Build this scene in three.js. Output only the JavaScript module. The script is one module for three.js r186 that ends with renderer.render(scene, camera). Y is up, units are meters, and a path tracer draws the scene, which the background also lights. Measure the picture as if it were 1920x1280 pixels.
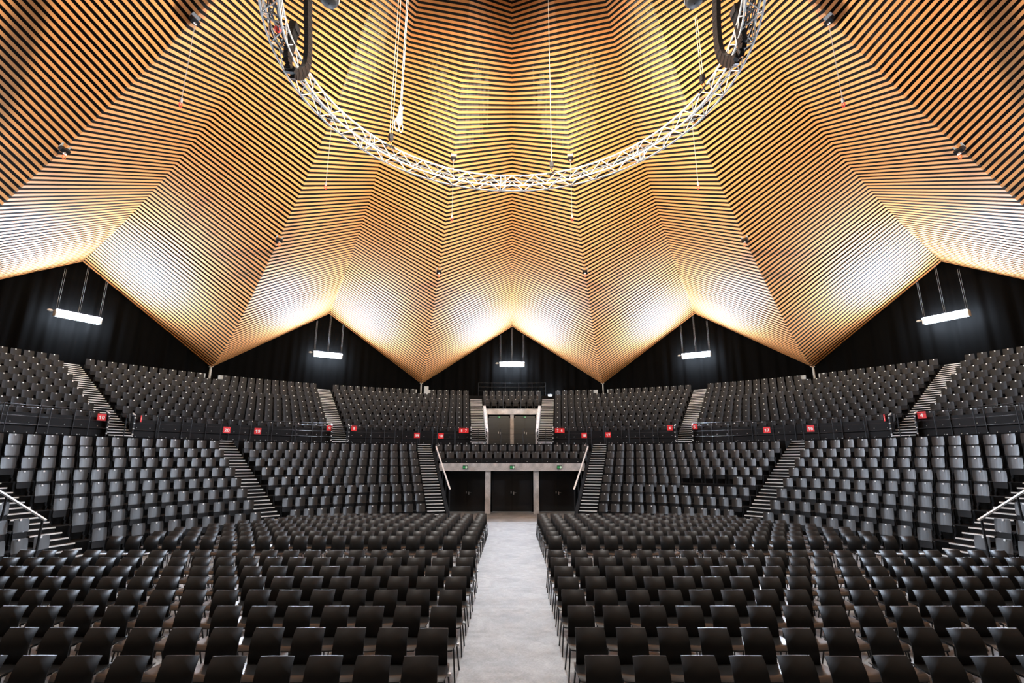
import * as THREE from 'three';
import { mergeGeometries } from 'three/addons/utils/BufferGeometryUtils.js';
import { RectAreaLightUniformsLib } from 'three/addons/lights/RectAreaLightUniformsLib.js';
RectAreaLightUniformsLib.init();

// ------------------------------------------------------------------ camera, exposure
const scene = new THREE.Scene();
scene.background = new THREE.Color(0x000000);
const F_PX = 930, PITCH = 13.5 * Math.PI / 180, EYE = 2.88, DIST = 12.4;   // hall centre is the origin, floor at y = 0
const camera = new THREE.PerspectiveCamera(2 * Math.atan(640 / F_PX) * 180 / Math.PI, 1.5, 0.1, 200);
camera.position.set(0, EYE, DIST);
camera.lookAt(0, EYE + Math.tan(PITCH) * 10, DIST - 10);
const renderer = new THREE.WebGLRenderer({ antialias: true });
renderer.toneMapping = THREE.LinearToneMapping;
renderer.toneMappingExposure = 1.0;
renderer.shadowMap.enabled = true;

// lamp strengths; house and wash are unseen lamps added for fill
const LIGHT = { flood: 1900, back: 260, house: 420, wash: 2300 };
const COOL = new THREE.Color().setRGB(0.78, 0.93, 1.14), WARM = new THREE.Color().setRGB(1.0, 0.85, 0.66), NEUTRAL = new THREE.Color().setRGB(1.0, 0.95, 0.9);

// ------------------------------------------------------------------ helpers
const RAD = Math.PI / 180;
let seed = 20240607;
const rnd = () => { seed = (seed * 1664525 + 1013904223) >>> 0; return seed / 4294967296; };
const used = {};
function numbered(name) { const n = used[name] || 0; used[name] = n + 1; return n ? name + '_' + String(n).padStart(3, '0') : name; }
const V = (x, y, z) => new THREE.Vector3(x, y, z);
const P = (r, th, h) => V(r * Math.sin(th * RAD), h, -r * Math.cos(th * RAD));
// a pixel of the 1920 x 1280 photograph met with the upright cylinder of radius r round the hall centre
function pix(x, y, r) {
  const X = (x - 960.5) / F_PX, Y = (640 - y) / F_PX, c = Math.cos(PITCH), s = Math.sin(PITCH), d = [X, s + Y * c, c - Y * s];
  const a = d[0] * d[0] + d[2] * d[2], b = -2 * d[2] * DIST, q = DIST * DIST - r * r, t = (-b + Math.sqrt(b * b - 4 * a * q)) / (2 * a);
  return { th: Math.atan2(d[0] * t, d[2] * t - DIST) / RAD, h: EYE + d[1] * t };
}
function toPixel(p) {
  const Z = DIST - p.z, Y = p.y - EYE, c = Math.cos(PITCH), s = Math.sin(PITCH), zc = Z * c + Y * s;
  return [960 + F_PX * p.x / zc, 640 - F_PX * (Y * c - Z * s) / zc, zc];
}
function mat(rgb, rough = 0.7, metal = 0, extra = {}) {
  const m = new (extra.clearcoat !== undefined || extra.specularIntensity !== undefined ? THREE.MeshPhysicalMaterial : THREE.MeshStandardMaterial)({ roughness: rough, metalness: metal, side: THREE.DoubleSide, ...extra });
  m.color.setRGB(...rgb); return m;
}
function mesh(name, geo, material, parent) {
  const m = new THREE.Mesh(geo, material); m.name = parent ? name : numbered(name); m.castShadow = m.receiveShadow = true; (parent || scene).add(m); return m;
}
const WORDS = { 4: 'four', 5: 'five', 6: 'six', 7: 'seven', 8: 'eight', 9: 'nine', 10: 'ten', 16: 'sixteen', 17: 'seventeen', 18: 'eighteen', 19: 'nineteen', 20: 'twenty' };
const worded = (t) => t && t.replace(/\b(8 7|7 6)\b/g, (m) => WORDS[m[0]] + '-' + WORDS[m[2]]).replace(/\b(\d+)\b(?!th|st|nd|rd)/g, (m) => WORDS[m] || m);
function tag(o, label, category, group, kind) { o.userData.label = worded(label); if (category) o.userData.category = category; if (group) o.userData.group = group; if (kind) o.userData.kind = kind; return o; }
function thing(name, label, category, pos, turn = 0, group) {
  const g = new THREE.Group(); g.name = numbered(name); scene.add(g); g.position.copy(pos || V(0, 0, 0)); g.rotation.y = turn;
  return tag(g, label, category, group);
}
function structure(name, label) { const g = new THREE.Group(); g.name = numbered(name); scene.add(g); g.userData.kind = 'structure'; g.userData.label = label; return g; }
const bx = (w, h, d, x = 0, y = 0, z = 0) => new THREE.BoxGeometry(w, h, d).translate(x, y, z);
function rod(a, b, r, seg = 6) {
  const d = b.clone().sub(a), g = new THREE.CylinderGeometry(r, r, d.length(), seg);
  g.applyQuaternion(new THREE.Quaternion().setFromUnitVectors(V(0, 1, 0), d.clone().normalize())); return g.translate((a.x + b.x) / 2, (a.y + b.y) / 2, (a.z + b.z) / 2);
}
const tube = (pts, r, seg = 32, rad = 6) => new THREE.TubeGeometry(new THREE.CatmullRomCurve3(pts), seg, r, rad, false);
function quads(list) {            // list of [a, b, c, d] -> flat-shaded geometry
  const p = [], uv = [];
  for (const [a, b, c, d] of list) {
    for (const v of [a, b, c, a, c, d]) p.push(v.x, v.y, v.z);
    uv.push(0, 0, 1, 0, 1, 1, 0, 0, 1, 1, 0, 1);
  }
  const g = new THREE.BufferGeometry(); g.setAttribute('position', new THREE.Float32BufferAttribute(p, 3)); g.setAttribute('uv', new THREE.Float32BufferAttribute(uv, 2)); g.computeVertexNormals(); return g;
}
function paint(g, rgb) {
  const n = g.attributes.position.count, c = new Float32Array(n * 3);
  for (let i = 0; i < n; i++) c.set(rgb, i * 3);
  g.setAttribute('color', new THREE.BufferAttribute(c, 3)); return g;
}
const bare = (g) => { const q = g.index ? g.toNonIndexed() : g; for (const k of Object.keys(q.attributes)) if (!['position', 'normal', 'uv', 'color'].includes(k)) q.deleteAttribute(k); return q; };
const merge = (list) => mergeGeometries(list.map(bare));
// solid piece of a ring: radii r0..r1, heights h0..h1, side edges tA(r)..tB(r) in degrees
function sector(r0, r1, h0, h1, tA, tB, seg = 12) {
  const L = [];
  for (let i = 0; i < seg; i++) {
    const at = (r, k) => { const a = tA(r), b = tB(r); return a + (b - a) * k / seg; };
    const p = (r, k, h) => P(r, at(r, k), h);
    L.push([p(r0, i, h1), p(r0, i + 1, h1), p(r1, i + 1, h1), p(r1, i, h1)]);
    L.push([p(r0, i, h0), p(r1, i, h0), p(r1, i + 1, h0), p(r0, i + 1, h0)]);
    L.push([p(r0, i, h0), p(r0, i + 1, h0), p(r0, i + 1, h1), p(r0, i, h1)]);
    L.push([p(r1, i, h0), p(r1, i, h1), p(r1, i + 1, h1), p(r1, i + 1, h0)]);
    if (i === 0) L.push([p(r0, 0, h0), p(r0, 0, h1), p(r1, 0, h1), p(r1, 0, h0)]);
    if (i === seg - 1) L.push([p(r0, seg, h0), p(r1, seg, h0), p(r1, seg, h1), p(r0, seg, h1)]);
  }
  return quads(L);
}
function noiseTexture(size, fn, srgb) {
  const d = new Uint8Array(size * size * 4);
  for (let y = 0; y < size; y++) for (let x = 0; x < size; x++) { const c = fn(x, y); d.set([c[0], c[1], c[2], 255], (y * size + x) * 4); }
  const t = new THREE.DataTexture(d, size, size); t.wrapS = t.wrapT = THREE.RepeatWrapping; t.magFilter = THREE.LinearFilter; t.minFilter = THREE.LinearMipmapLinearFilter; t.generateMipmaps = true;
  if (srgb) t.colorSpace = THREE.SRGBColorSpace; t.needsUpdate = true; return t;
}
function valueNoise(size, cells) {      // tileable
  const g = new Float32Array(cells * cells); for (let i = 0; i < g.length; i++) g[i] = rnd();
  const s = (t) => t * t * (3 - 2 * t);
  return (x, y) => {
    const u = x / size * cells, v = y / size * cells, i = Math.floor(u), j = Math.floor(v), a = s(u - i), b = s(v - j), q = (m, n) => g[((n % cells) + cells) % cells * cells + ((m % cells) + cells) % cells];
    return (q(i, j) * (1 - a) + q(i + 1, j) * a) * (1 - b) + (q(i, j + 1) * (1 - a) + q(i + 1, j + 1) * a) * b;
  };
}

// ------------------------------------------------------------------ materials
const SZ = 1024, n1 = valueNoise(SZ, 6), n2 = valueNoise(SZ, 28), n3 = valueNoise(SZ, 150), n4 = valueNoise(SZ, 400);
const scuff = new Float32Array(SZ * SZ);
for (let k = 0; k < 420; k++) {         // short scuff marks in the concrete
  let x = rnd() * SZ, y = rnd() * SZ; const a = rnd() * 6.28, len = 3 + rnd() * 22, dark = 10 + rnd() * 26;
  for (let s = 0; s < len; s++) { x += Math.cos(a); y += Math.sin(a) * 0.5; const i = ((y | 0) + SZ) % SZ * SZ + ((x | 0) + SZ) % SZ; scuff[i] = Math.max(scuff[i], dark); }
}
const concreteMap = noiseTexture(SZ, (x, y) => { const v = 122 + (n1(x, y) - 0.5) * 26 + (n2(x, y) - 0.5) * 18 + (n3(x, y) - 0.5) * 16 + (n4(x, y) - 0.5) * 14 - scuff[y * SZ + x]; return [v, v * 1.0, v * 0.985]; }, true);
const beamMap = noiseTexture(256, (() => { const a = valueNoise(256, 5), b = valueNoise(256, 60); return (x, y) => { const v = 204 + (a(x, y) - 0.5) * 44 + (b(x, y) - 0.5) * 30; return [v, v * 0.98, v * 0.955]; }; })(), true);
const M = {
  floor: mat([1, 1, 1], 0.6, 0, { map: concreteMap }),
  concrete: mat([1, 1, 1], 0.8, 0, { map: beamMap }),
  tier: mat([0.006, 0.006, 0.006], 0.9, 0, { specularIntensity: 0.25 }),
  fascia: mat([0.008, 0.008, 0.0085], 0.6, 0, { specularIntensity: 0.5 }),
  wall: mat([0.004, 0.004, 0.004], 1, 0, { specularIntensity: 0.1 }),
  curtain: mat([0.0027, 0.0027, 0.0027], 1, 0, { specularIntensity: 0.02 }),
  plastic: mat([0.016, 0.0155, 0.015], 0.38, 0, { specularIntensity: 0.7 }),
  seatPlastic: mat([0.012, 0.0118, 0.0115], 0.28),
  leg: mat([0.014, 0.014, 0.014], 0.4, 0.2),
  chrome: mat([0.72, 0.72, 0.7], 0.28, 0.9),
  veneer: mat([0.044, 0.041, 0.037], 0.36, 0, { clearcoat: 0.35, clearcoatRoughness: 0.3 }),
  veneerShaded: mat([0.013, 0.0128, 0.0125], 0.55, 0, { specularIntensity: 0.6 }),  // lower tier veneer again, weaker upper light painted in as a darker tone
  seatBlack: mat([0.005, 0.005, 0.005], 0.6, 0, { specularIntensity: 0.4 }),
  plate: mat([0.92, 0.92, 0.90], 0.4),
  nosing: mat([0.84, 0.83, 0.80], 0.5),
  step: mat([0.008, 0.008, 0.008], 0.8, 0, { specularIntensity: 0.4 }),
  doorDark: mat([0.011, 0.011, 0.0115], 0.45),
  doorGrey: mat([0.035, 0.036, 0.037], 0.33, 0.2),
  rail: mat([0.02, 0.02, 0.021], 0.4, 0.4),
  railLight: mat([0.62, 0.61, 0.58], 0.4, 0.3),
  column: mat([0.42, 0.42, 0.40], 0.6),
  greyBox: mat([0.36, 0.38, 0.38], 0.55),
  truss: mat([0.55, 0.55, 0.53], 0.5),
  chainLink: mat([0.007, 0.008, 0.0095], 0.4, 0, { specularIntensity: 0.6 }),
  blackKit: mat([0.008, 0.008, 0.009], 0.5, 0, { specularIntensity: 0.6 }),
  rope: mat([0.34, 0.335, 0.32], 0.9),
  wire: mat([0.55, 0.5, 0.42], 0.5, 0.3),
  lampWire: mat([0.16, 0.17, 0.17], 0.5, 0.2),
  red: mat([0.75, 0.045, 0.03], 0.5),
  orange: mat([0.85, 0.17, 0.03], 0.5),
  housing: mat([0.55, 0.57, 0.57], 0.5),
  slat: mat([1, 1, 1], 0.62, 0, { vertexColors: true }),
  backing: mat([1, 1, 1], 0.9, 0, { vertexColors: true }),
  seatMass: mat([1, 1, 1], 0.42, 0, { vertexColors: true }),
  seatMassShaded: mat([1, 1, 1], 0.55, 0, { vertexColors: true, specularIntensity: 0.6 }),
  chairMass: mat([1, 1, 1], 0.42, 0, { vertexColors: true, specularIntensity: 0.6 }),
};
M.glow = new THREE.MeshStandardMaterial({ color: 0x202424, emissive: new THREE.Color().setRGB(0.80, 0.98, 1.1), emissiveIntensity: 7, roughness: 0.5 });
M.exit = new THREE.MeshStandardMaterial({ color: 0x0a3a16, emissive: new THREE.Color().setRGB(0.05, 0.42, 0.13), emissiveIntensity: 0.55, roughness: 0.5 });
M.exitPale = new THREE.MeshStandardMaterial({ color: 0x556655, emissive: new THREE.Color().setRGB(0.75, 0.95, 0.7), emissiveIntensity: 0.6, roughness: 0.5 });

// ------------------------------------------------------------------ floor and outer wall
{
  const g = new THREE.CylinderGeometry(31, 31, 0.3, 96); g.translate(0, -0.15, 0);
  const p = g.attributes.position, uv = g.attributes.uv; for (let i = 0; i < p.count; i++) uv.setXY(i, p.getX(i) / 3.1 + 0.37, p.getZ(i) / 3.1);
  tag(mesh('floor', g, M.floor), 'grey polished concrete hall floor with scuff marks', null, null, 'structure');
  const w = structure('wall_outer', 'dark wall ring behind the curtains and the seating');
  mesh('wall_ring', sector(29.6, 30.0, 0, 16.5, () => -180, () => 180, 96), M.wall, w);
}

// ------------------------------------------------------------------ roof: 12 folds, ridge and valley profiles
const D = DIST;
const ridgeH = (r) => { const t = r / D / 2; return EYE + D * (((-0.96249339 * t + 3.49538052) * t - 4.77233967) * t + 3.22696544); };
const valleyH = (r) => { const t = r / D / 2; return EYE + D * ((((5.12197268 * t - 16.10753242) * t + 19.38341233) * t - 12.02623969) * t + 4.21504915); };
function profile(fn, r0, r1) {          // table of arc length
  const T = []; let s = 0, pr = r0, ph = fn(r0);
  for (let i = 0; i <= 1500; i++) { const r = r0 + (r1 - r0) * i / 1500, h = fn(r); s += Math.hypot(r - pr, h - ph); pr = r; ph = h; T.push([s, r, h]); }
  return (a) => {
    if (a <= 0) { const t = a / (T[1][0] || 1e-6); return [T[0][1] + (T[1][1] - T[0][1]) * t, T[0][2] + (T[1][2] - T[0][2]) * t]; }
    let lo = 0, hi = T.length - 1; while (hi - lo > 1) { const m = (lo + hi) >> 1; if (T[m][0] <= a) lo = m; else hi = m; }
    const t = (a - T[lo][0]) / (T[hi][0] - T[lo][0] || 1); return [T[lo][1] + (T[hi][1] - T[lo][1]) * t, T[lo][2] + (T[hi][2] - T[lo][2]) * t];
  };
}
const ridge = profile(ridgeH, 28.52, 4.6), valley = profile(valleyH, 28.15, 4.0);
const SLATS = 118, FILL = 0.5, sR = (n) => 0.235 * n, sV = (n) => 0.256 * n + 1.25 * (1 - Math.exp(-n / 25));
function edgePoint(curve, s, out) {     // point on a profile, pushed out of the room by `out`
  const a = curve(s - 0.05), b = curve(s + 0.05), c = curve(s); const dr = b[0] - a[0], dh = b[1] - a[1], l = Math.hypot(dr, dh);
  return [c[0] + dh / l * out, c[1] - dr / l * out];
}
const roof = structure('ceiling', 'folded tent ceiling of pale timber slats over a dark backing');
{
  const WOOD = [0.70, 0.315, 0.105];
  const facets = [];
  for (let k = 0; k < 12; k++) for (const side of [-1, 1]) facets.push([k * 30, k * 30 + side * 15]);
  const all = [];
  facets.forEach(([tr, tv], fi) => {
    for (let n = 0; n < SLATS; n++) {
      const corner = (curve, s, th, out) => { const [r, h] = edgePoint(curve, s, out); return P(r, th, h); };
      const q = (nn, out) => [corner(ridge, sR(nn), tr, out), corner(valley, sV(nn), tv, out)];
      const n0 = n + 0.02, n1_ = n + 0.02 + FILL, TH = 0.016;
      const [a, b] = q(n0, 0), [d, c] = q(n1_, 0), [a2, b2] = q(n0, TH), [d2, c2] = q(n1_, TH);
      const g = quads([[a, b, c, d], [a2, d2, c2, b2], [a, a2, b2, b], [d, c, c2, d2], [a, d, d2, a2], [b, b2, c2, c]]);
      const tone = 0.93 + rnd() * 0.12, warm = (rnd() - 0.5) * 0.04;
      paint(g, [WOOD[0] * tone, WOOD[1] * (tone + warm * 0.5), WOOD[2] * (tone + warm)]);
      const A = toPixel(a), B = toPixel(b), C = toPixel(c);
      let size = 0;
      if (A[2] > 1 && B[2] > 1 && C[2] > 1) {
        let inside = 0; for (let i = 0; i <= 20; i++) { const x = A[0] + (B[0] - A[0]) * i / 20, y = A[1] + (B[1] - A[1]) * i / 20; if (x > 0 && x < 1920 && y > 0 && y < 1280) inside++; }
        size = inside / 21 * Math.hypot(A[0] - B[0], A[1] - B[1]) * Math.hypot(C[0] - B[0], C[1] - B[1]);
      }
      all.push({ g, size });
    }
  });
  all.sort((x, y) => y.size - x.size);
  for (let i = 0; i < 300; i++) mesh('slat', all[i].g, M.slat, roof);
  const rest = mesh('slat_field', mergeGeometries(all.slice(300).map((x) => x.g)), M.slat, roof);
  rest.userData.kind = 'stuff'; rest.userData.label = 'the remaining pale timber slats of the folded ceiling';
  // dark backing, one panel for each fold face; grey streaky patches in the vertex colour beside the upper valleys
  const greyPatches = [[-15, 1, 10.2, 12.9], [-15, -1, 10.3, 12.8], [15, -1, 10.4, 12.8], [15, 1, 10.0, 13.0], [-45, 1, 8.6, 12.0], [45, -1, 8.6, 12.6], [75, 1, 13.2, 15.2], [-75, -1, 10.6, 12.6]];
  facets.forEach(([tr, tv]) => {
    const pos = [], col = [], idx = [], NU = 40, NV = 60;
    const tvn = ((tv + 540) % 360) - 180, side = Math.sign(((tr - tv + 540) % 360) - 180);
    const hit = greyPatches.filter((l) => Math.abs(l[0] - tvn) < 1 && l[1] === side);
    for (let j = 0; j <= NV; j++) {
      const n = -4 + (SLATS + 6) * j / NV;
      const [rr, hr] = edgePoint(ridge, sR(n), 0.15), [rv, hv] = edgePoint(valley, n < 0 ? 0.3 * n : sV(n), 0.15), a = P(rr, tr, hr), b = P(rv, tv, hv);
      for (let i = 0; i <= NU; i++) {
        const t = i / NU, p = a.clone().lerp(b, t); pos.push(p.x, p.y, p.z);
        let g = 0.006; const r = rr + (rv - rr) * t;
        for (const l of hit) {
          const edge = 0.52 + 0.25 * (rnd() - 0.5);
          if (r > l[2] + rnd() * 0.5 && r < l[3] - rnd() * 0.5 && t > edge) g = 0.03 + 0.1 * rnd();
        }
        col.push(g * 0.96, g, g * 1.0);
      }
    }
    for (let j = 0; j < NV; j++) for (let i = 0; i < NU; i++) { const q = j * (NU + 1) + i; idx.push(q, q + 1, q + NU + 2, q, q + NU + 2, q + NU + 1); }
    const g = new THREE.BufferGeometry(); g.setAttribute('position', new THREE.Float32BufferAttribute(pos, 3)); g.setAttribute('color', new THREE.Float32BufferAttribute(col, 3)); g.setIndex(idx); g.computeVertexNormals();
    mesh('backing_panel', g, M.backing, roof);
  });
  const top = ridge(sR(SLATS + 1)); mesh('apex_lid', new THREE.CylinderGeometry(top[0] + 0.8, top[0] + 0.8, 0.2, 48).translate(0, top[1] + 0.5, 0), M.wall, roof);
}

// ------------------------------------------------------------------ black curtains in the gables
{
  const where = { 0: 'above the double doors of the upper portal', '-30': 'above the stairs between signs 9 and 8', 30: 'above the stairs between signs 6 and 5', '-60': 'above the stairs beside sign 10', 60: 'above the stairs beside sign 4' };
  for (let k = 0; k < 12; k++) {
    const th = ((k * 30 + 180) % 360) - 180, [rp, hp] = ridge(0.1), [rt, ht] = valley(0.1);
    const pos = [], idx = [], cols = 240, rows = 8;
    const amp = [0, 1, 2, 3].map(() => [rnd() * 6.28, 0.6 + rnd()]);
    for (let i = 0; i <= cols; i++) {
      const u = i / cols * 2 - 1, t = Math.abs(u), e = P(rp, th, hp).lerp(P(rt, th + Math.sign(u) * 15, ht), t);
      const dir = V(e.x, 0, e.z).normalize();
      for (let j = 0; j <= rows; j++) {
        const v = j / rows, y = 7.6 + (e.y + 0.12 - 7.6) * v;
        const f = 0.16 + 0.045 * Math.sin(u * 48 + amp[0][0] + v * 0.7) * amp[0][1] + 0.03 * Math.sin(u * 83 + amp[1][0] - v) * amp[1][1] + 0.05 * Math.sin(u * 13 + amp[2][0] + v * 1.6);
        pos.push(e.x + dir.x * f, y, e.z + dir.z * f);
      }
    }
    for (let i = 0; i < cols; i++) for (let j = 0; j < rows; j++) { const q = i * (rows + 1) + j; idx.push(q, q + 1, q + rows + 2, q, q + rows + 2, q + rows + 1); }
    const g = new THREE.BufferGeometry(); g.setAttribute('position', new THREE.Float32BufferAttribute(pos, 3)); g.setIndex(idx); g.computeVertexNormals();
    const c = mesh(where[th] ? 'gable_curtain' : 'wall_gable', g, M.curtain);
    if (where[th]) tag(c, 'black pleated curtain in the gable ' + where[th], 'curtain', 'black curtains in the gables');
    else tag(c, 'black cloth wall closing a gable at the side of the hall', null, null, 'structure');
  }
}

// ------------------------------------------------------------------ tier dimensions
const RISE = 0.138;
const LOW = { stairs: [-78.4, -47.9, -16.1, 16.1, 47.9, 78.4], half: 0.44, rf: (i) => 12.3 + 0.82 * i, floor: (i) => RISE * (1 + 3 * i), rows: 8 };
const UP = { stairs: [-59.6, -30, -6.05, 6.05, 30, 59.6], half: 0.48, rf: (j) => 21.0 + 0.77 * j, floor: (j) => RISE * (31 + 3 * j), rows: 9 };
const WALK = RISE * 28;
const edge = (th, off) => (r) => th + Math.asin(Math.min(0.99, off / r)) / RAD;
const blocksOf = (T, lim) => { const e = [-lim, ...T.stairs, lim]; return e.slice(0, -1).map((a, i) => ({ a: i === 0 ? () => a : edge(a, T.half), b: i === e.length - 2 ? () => e[i + 1] : edge(e[i + 1], -T.half), mid: (a + e[i + 1]) / 2, i })); };
const lowBlocks = blocksOf(LOW, 108), upBlocks = blocksOf(UP, 100);

// ------------------------------------------------------------------ tiers (structure)
{
  const t = structure('floor_lower_tier', 'black stepped platforms of the lower seating tier');
  for (const b of lowBlocks) for (let i = 0; i < LOW.rows; i++) {
    if (b.i === 3 && i < 6) continue;
    const h = LOW.floor(i), rf = b.i === 3 && i === 6 ? LOW.rf(6) + 0.02 : LOW.rf(i);
    mesh('row_platform', sector(rf, LOW.rf(i + 1), b.i === 3 ? h - 0.1 : Math.max(0, h - 0.6), h, b.a, b.b, Math.max(4, Math.round(Math.abs(b.b(18) - b.a(18)) / 2))), M.tier, t);
  }
  const w = structure('floor_walkway', 'black walkway between the lower and the upper seating tier');
  for (const b of lowBlocks) mesh('walkway_slab', sector(LOW.rf(8), 19.7, WALK - 1.1, WALK, b.a, b.b, 16), M.tier, w);
  mesh('walkway_slab', sector(19.7, 21.05, WALK - 0.5, WALK, () => -108, () => 108, 96), M.tier, w);
  mesh('portal_floor', bx(4.2, 0.3, 6.0, 0, WALK - 0.152, -23.6), M.tier, w);
  const u = structure('floor_upper_tier', 'black stepped platforms of the upper seating tier');
  for (const b of upBlocks) {
    for (let j = 0; j < UP.rows; j++) {
      if (b.i === 3 && j < 6) continue;
      const h = UP.floor(j); mesh('row_platform', sector(UP.rf(j), UP.rf(j + 1), h - (b.i === 3 ? 0.25 : 0.6), h, b.a, b.b, Math.max(4, Math.round(Math.abs(b.b(24) - b.a(24)) / 2))), M.tier, u);
    }
  }
  mesh('back_gallery', sector(UP.rf(9), 28.75, 7.2, RISE * 58, () => -100, () => 100, 90), M.tier, u);
}

// ------------------------------------------------------------------ stair flights
function flight(th, r0, first, last, radius, width, label) {
  const g = thing('stair_flight', label, 'stairs', P(r0, th, 0), -th * RAD, 'stair flights between the seating blocks');
  for (let k = first; k <= last; k++) {
    const h = RISE * k, ra = radius(k) - r0, rb = radius(k + 1) - r0, bottom = Math.max(0, h - 0.55);
    const s = mesh('step', bx(width, h - bottom, rb - ra + 0.02, 0, (h + bottom) / 2, -(ra + rb) / 2 - 0.01), M.step, g);
    mesh('nosing', bx(width * 0.985, 0.038, 0.036, 0, h - 0.016, -ra + 0.004), M.nosing, s).userData.label = 'pale tread edge strip';
  }
  return g;
}
{
  const lowName = { '-78.4': 'at the tier end past sign 10', '-47.9': 'between signs 20 and 19', '-16.1': 'between signs 19 and 18', '16.1': 'between signs 18 and 17', '47.9': 'between signs 17 and 16', '78.4': 'at the tier end past sign 4' };
  for (const th of LOW.stairs) flight(th, 12.3, 1, 28, (k) => 12.3 + (k - 1) * 0.82 / 3, LOW.half * 2 - 0.02, 'black lower tier stairs with pale nosings ' + lowName[th]);
  const upName = { '-59.6': 'between signs 10 and 9', '-30': 'between signs 9 and 8', '-6.05': 'beside the upper portal and sign 8 7', '6.05': 'beside the upper portal and sign 7 6', '30': 'between signs 6 and 5', '59.6': 'between signs 5 and 4' };
  for (const th of UP.stairs) flight(th, 20.487, 29, Math.abs(th) < 10 ? 55 : 58, (k) => 20.487 + (k - 29) * 0.77 / 3, UP.half * 2 - 0.02, 'black upper tier stairs with pale nosings ' + upName[th]);
}

// ------------------------------------------------------------------ seats of the tiers
function curvedPanel(w, h, bend, lean, t, rows = 4, cols = 8, round = 0.012) {   // concave towards +z, bottom at y = 0, top leans to -z
  const f = [], b = [];
  for (let j = 0; j <= rows; j++) for (let i = 0; i <= cols; i++) {
    const u = i / cols * 2 - 1, v = j / rows, inset = (v === 0 || v === 1) ? round : 0, x = u * (w / 2 - inset), z = bend * u * u - lean * v;
    f.push(V(x, v * h, z + t / 2)); b.push(V(x, v * h, z - t / 2));
  }
  return shellGeometry(f, b, rows, cols);
}
function shellGeometry(f, b, rows, cols) {
  const pos = [], idx = [], uv = []; const n = f.length;
  for (const p of [...f, ...b]) pos.push(p.x, p.y, p.z);
  for (let s = 0; s < 2; s++) for (let j = 0; j <= rows; j++) for (let i = 0; i <= cols; i++) uv.push(i / cols, j / rows);
  for (let j = 0; j < rows; j++) for (let i = 0; i < cols; i++) { const q = j * (cols + 1) + i; idx.push(q, q + 1, q + cols + 2, q, q + cols + 2, q + cols + 1); idx.push(n + q, n + q + cols + 2, n + q + 1, n + q, n + q + cols + 1, n + q + cols + 2); }
  const g = new THREE.BufferGeometry(); g.setAttribute('position', new THREE.Float32BufferAttribute(pos, 3)); g.setAttribute('uv', new THREE.Float32BufferAttribute(uv, 2)); g.setIndex(idx); g.computeVertexNormals();
  const rim = []; const ring = [];
  for (let i = 0; i < cols; i++) ring.push([i, i + 1]); for (let j = 0; j < rows; j++) ring.push([j * (cols + 1) + cols, (j + 1) * (cols + 1) + cols]);
  for (let i = cols; i > 0; i--) ring.push([rows * (cols + 1) + i, rows * (cols + 1) + i - 1]); for (let j = rows; j > 0; j--) ring.push([j * (cols + 1), (j - 1) * (cols + 1)]);
  for (const [p, q] of ring) rim.push([f[p], b[p], b[q], f[q]]);
  return merge([g, quads(rim)]);
}
const ORD = ['first', 'second', 'third', 'fourth', 'fifth', 'sixth', 'seventh', 'eighth', 'ninth'];
const nth = (n) => n + (n % 10 === 1 && n !== 11 ? 'st' : n % 10 === 2 && n !== 12 ? 'nd' : n % 10 === 3 && n !== 13 ? 'rd' : 'th');
const SG = {
  back: curvedPanel(0.41, 0.345, 0.045, 0.05, 0.014).translate(0, 0.43, -0.02),
  pan: curvedPanel(0.37, 0.19, 0.02, 0.03, 0.03).translate(0, 0.25, 0.03),
  plate: new THREE.CylinderGeometry(0.028, 0.028, 0.008, 10).rotateX(Math.PI / 2).translate(0, 0.745, -0.058 + 0.016),
  support: merge([bx(0.04, 0.36, 0.06, -0.2, 0.25, -0.05), bx(0.04, 0.36, 0.06, 0.2, 0.25, -0.05), bx(0.42, 0.05, 0.05, 0, 0.3, -0.06), bx(0.05, 0.12, 0.1, -0.2, 0.06, -0.03), bx(0.05, 0.12, 0.1, 0.2, 0.06, -0.03)]),
};
SG.pan.translate(0, -0.02, -0.03);
function makeSeat(name, backMat, label, group) {
  const g = thing(name, label, 'seat', V(0, 0, 0), 0, group);
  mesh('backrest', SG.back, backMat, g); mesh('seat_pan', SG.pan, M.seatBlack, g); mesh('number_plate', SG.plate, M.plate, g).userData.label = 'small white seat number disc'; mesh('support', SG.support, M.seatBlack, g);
  return g;
}
const seatMassGeo = (rgb) => merge([paint(bare(SG.back.clone()), rgb), paint(bare(SG.pan), [0.005, 0.005, 0.005]), paint(bare(SG.plate.clone()), [0.85, 0.85, 0.82]), paint(bare(SG.support.clone()), [0.005, 0.005, 0.005])]);
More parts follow.
